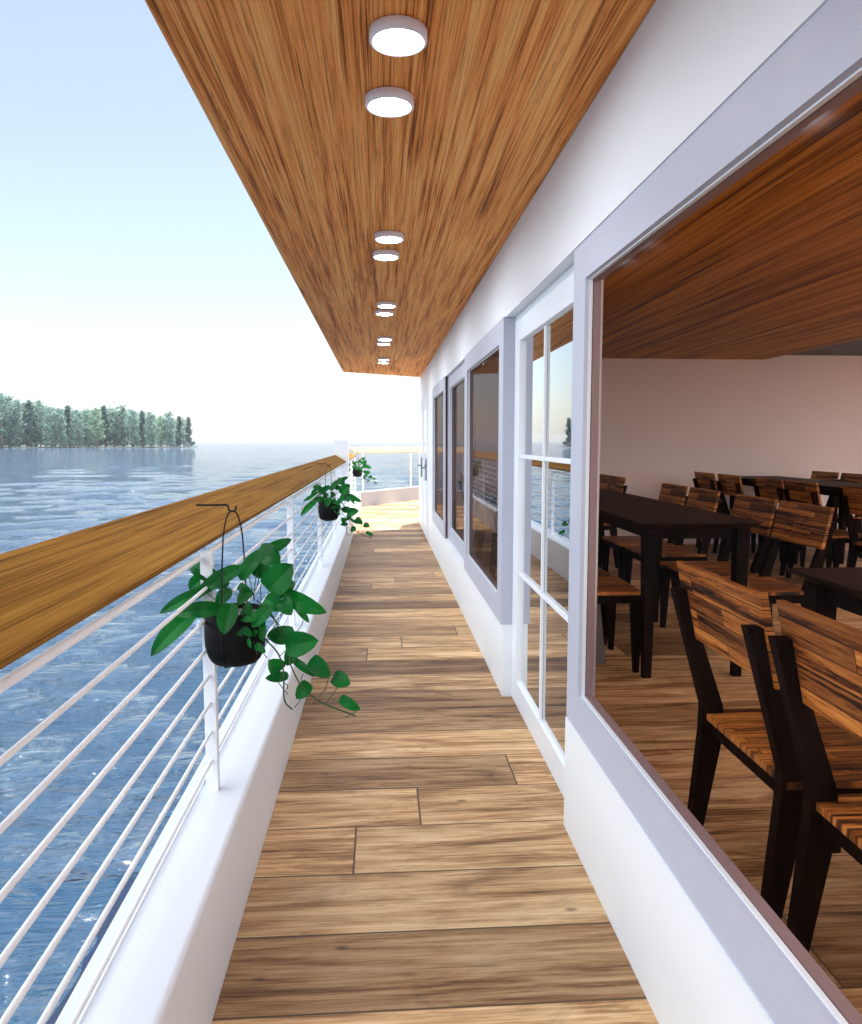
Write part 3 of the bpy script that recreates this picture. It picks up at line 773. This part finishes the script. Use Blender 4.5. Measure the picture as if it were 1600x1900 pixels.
for i, (y, lb) in enumerate(((2.6, 'largest trailing pothos in a black hanging pot, nearest the viewer'),
                             (7.37, 'trailing pothos in a black pot hung from the middle of the handrail'),
                             (16.5, 'small sunlit pothos in a black pot beyond the thick white post'))):
    o = PL if i == 0 else copy_tree(PL)
    zc = H - (940 - 819) / 1400 * 2.6 * 1.0
    o.location = (-.505, y, 1.377); tag(o, lb, 'plant', 'hanging plants on the handrail')

# ------------------------------------------------------------------ far forest
def make_tree(kind, seed):
    rng = random.Random(seed)
    t = empty({'pine': 'pine_tree', 'spruce': 'spruce_tree', 'birch': 'leafy_tree'}[kind])
    Ht = 26.0
    m = MB(); lean = rng.uniform(-.5, .5)
    n = 8; P = [Vector((lean * (i / n) ** 2 + rng.uniform(-.08, .08), rng.uniform(-.08, .08), Ht * .96 * i / n)) for i in range(n + 1)]
    m.tube(P, .3, 7, rads=[.36 * (1 - .85 * i / n) for i in range(n + 1)])
    cr = MB()
    def clump(c, r, k):
        for _ in range(k):
            d_ = Vector((rng.gauss(0, 1), rng.gauss(0, 1), rng.gauss(0, .75))); d_ *= r / 2.0
            p = c + d_; s = rng.uniform(.25, .6)
            a = Vector((rng.gauss(0, 1), rng.gauss(0, 1), rng.gauss(0, .6))).normalized(); b = a.cross(Vector((rng.gauss(0, 1), rng.gauss(0, 1), rng.gauss(0, 1)))).normalized()
            vs = [cr.bm.verts.new(p + a * s * x + b * s * y * .7) for x, y in ((-1, -.6), (1, -.5), (.8, .7), (-.7, .8))]
            cr.bm.faces.new(vs)
    nb = {'pine': 52, 'spruce': 58, 'birch': 50}[kind]
    for i in range(nb):
        f = (i + rng.random()) / nb
        if kind == 'pine': z = Ht * (.06 + .92 * f); rad = (3.4 + 1.6 * rng.random()) * (1 - max(0, f - .6) * 1.5) * (.65 + .7 * f if f < .5 else 1)
        elif kind == 'spruce': z = Ht * (.05 + .93 * f); rad = 4.4 * (1 - f) + .3
        else: z = Ht * (.10 + .82 * f); rad = 4.4 * math.sin(math.pi * (.18 + .75 * f)) ** .8
        an = rng.uniform(0, 6.28); rr = rad * rng.uniform(.55, 1.0)
        c = Vector((math.cos(an) * rr, math.sin(an) * rr, z + rng.uniform(-.3, .3)))
        base = Vector((lean * (z / Ht) ** 2, 0, z - rr * .25))
        m.tube([base, (base + c) / 2 + Vector((0, 0, .15)), c], .07, 5, rads=[.10, .06, .03])
        clump(c, {'pine': 1.7, 'spruce': 1.4, 'birch': 1.8}[kind], 34)
        if kind == 'spruce': clump(base + (c - base) * .5, 1.0, 16)
    clump(Vector((lean, 0, Ht * .97)), .8, 26)
    m.build('trunk', 'bark', t)
    cr.build('crown', {'pine': 'pine', 'spruce': 'spruce', 'birch': 'birch'}[kind], t, fix=False)
    return t
protos = {}
def tree(kind, var, x, y, h, label, wid=1.):
    key = (kind, var)
    if key not in protos: protos[key] = make_tree(kind, hash(kind) % 1 + var * 13 + len(kind)); o = protos[key]
    else: o = copy_tree(protos[key])
    s = h / 26.; o.location = (x, y, WZ + .2); o.scale = (s * wid, s * wid, s); o.rotation_euler = (0, 0, random.uniform(0, 6.28))
    tag(o, label, 'tree', 'trees of the forest across the water')
random.seed(5)
def txy(px, Y): 
    return ((px - 706) / 1400 * Y, Y)
# skyline: image x of each tree -> top y in the photograph
sky_pts = [(-60, 722), (0, 730), (30, 735), (60, 745), (95, 748), (110, 752), (125, 756), (150, 758), (185, 758), (240, 756), (270, 760), (300, 770), (325, 768), (362, 775)]
def topy(px):
    for (a, b), (c, e) in zip(sky_pts, sky_pts[1:]):
        if a <= px <= c: return b + (e - b) * (px - a) / (c - a)
    return 760
px = -75; i = 0
ords = ['first', 'second', 'third', 'fourth', 'fifth', 'sixth', 'seventh', 'eighth', 'ninth', 'tenth', 'eleventh', 'twelfth', 'thirteenth', 'fourteenth', 'fifteenth', 'sixteenth', 'seventeenth', 'eighteenth', 'nineteenth', 'twentieth', 'twenty-first', 'twenty-second', 'twenty-third', 'twenty-fourth', 'twenty-fifth', 'twenty-sixth', 'twenty-seventh', 'twenty-eighth', 'twenty-ninth', 'thirtieth']
front = []
while px < 356:
    front.append(px); px += random.uniform(14, 19)
front[-1] = 360
for i, px in enumerate(front):
    Y = 385 + random.uniform(-8, 10); x, y = txy(px, Y)
    hz = (819 - (topy(px) + random.uniform(-3, 5))) / 1400 * Y + H - WZ - .2
    kind = 'spruce' if i % 4 == 1 else ('birch' if i % 7 in (2,) else 'pine')
    n_ = len(front) - i
    o = ords[n_ - 1] if n_ <= 30 else 'left'
    nm = {'pine': 'bare trunked pine', 'spruce': 'pointed dense spruce', 'birch': 'pale green leafy tree'}[kind]
    tree(kind, i % 4, x, y, hz, f'{nm} in the far forest front row, {o} from the right', 1.1)
for row, (Y0, shift) in enumerate(((402, 0), (420, 5))):
    px = -85 + shift
    while px < 352:
        Y = Y0 + random.uniform(-7, 7); x, y = txy(px, Y)
        hz = (819 - (topy(px) + random.uniform(2, 10))) / 1400 * Y + H - WZ - .2
        kind = random.choice(['pine', 'pine', 'spruce', 'birch'])
        nm = {'pine': 'dark pine', 'spruce': 'dark spruce', 'birch': 'leafy tree'}[kind]
        tree(kind, random.randint(0, 3), x, y, hz, f'{nm} crowded behind the front row of the far forest', 1.15)
        px += random.uniform(13, 18)
sh = MB()
prev = None
sp = [(-230, 372), (-200, 376), (-160, 374), (-120, 378), (-100, 386), (-98, 400), (-104, 440), (-230, 450)]
a = [sh.bm.verts.new((x, y, WZ - .5)) for x, y in sp]; b = [sh.bm.verts.new((x + (3 if i in (4, 5) else 0) * -1, y + (2 if i < 5 else 0), WZ + .25)) for i, (x, y) in enumerate(sp)]
sh.bm.faces.new(b)
for i in range(len(sp)): sh.bm.faces.new((a[i], a[(i + 1) % len(sp)], b[(i + 1) % len(sp)], b[i]))
tag(sh.build('shore', 'shore'), kind='structure')

# ------------------------------------------------------------------ haze
HAZE = 0.00013
if HAZE:
    hz_ = MB().box(-4700, 4700, -4700, 4700, WZ - 1.5, 34).build('haze', None)
    m = bpy.data.materials.new('haze'); m.use_nodes = True; t = m.node_tree; t.nodes.remove(t.nodes['Principled BSDF'])
    v = t.nodes.new('ShaderNodeVolumePrincipled'); v.inputs['Color'].default_value = (.90, .94, 1, 1); v.inputs['Density'].default_value = HAZE; v.inputs['Anisotropy'].default_value = 0
    t.links.new(v.outputs[0], t.nodes['Material Output'].inputs['Volume']); hz_.data.materials.append(m)
    tag(hz_, 'thin pale haze over the lake', 'haze', kind='stuff')
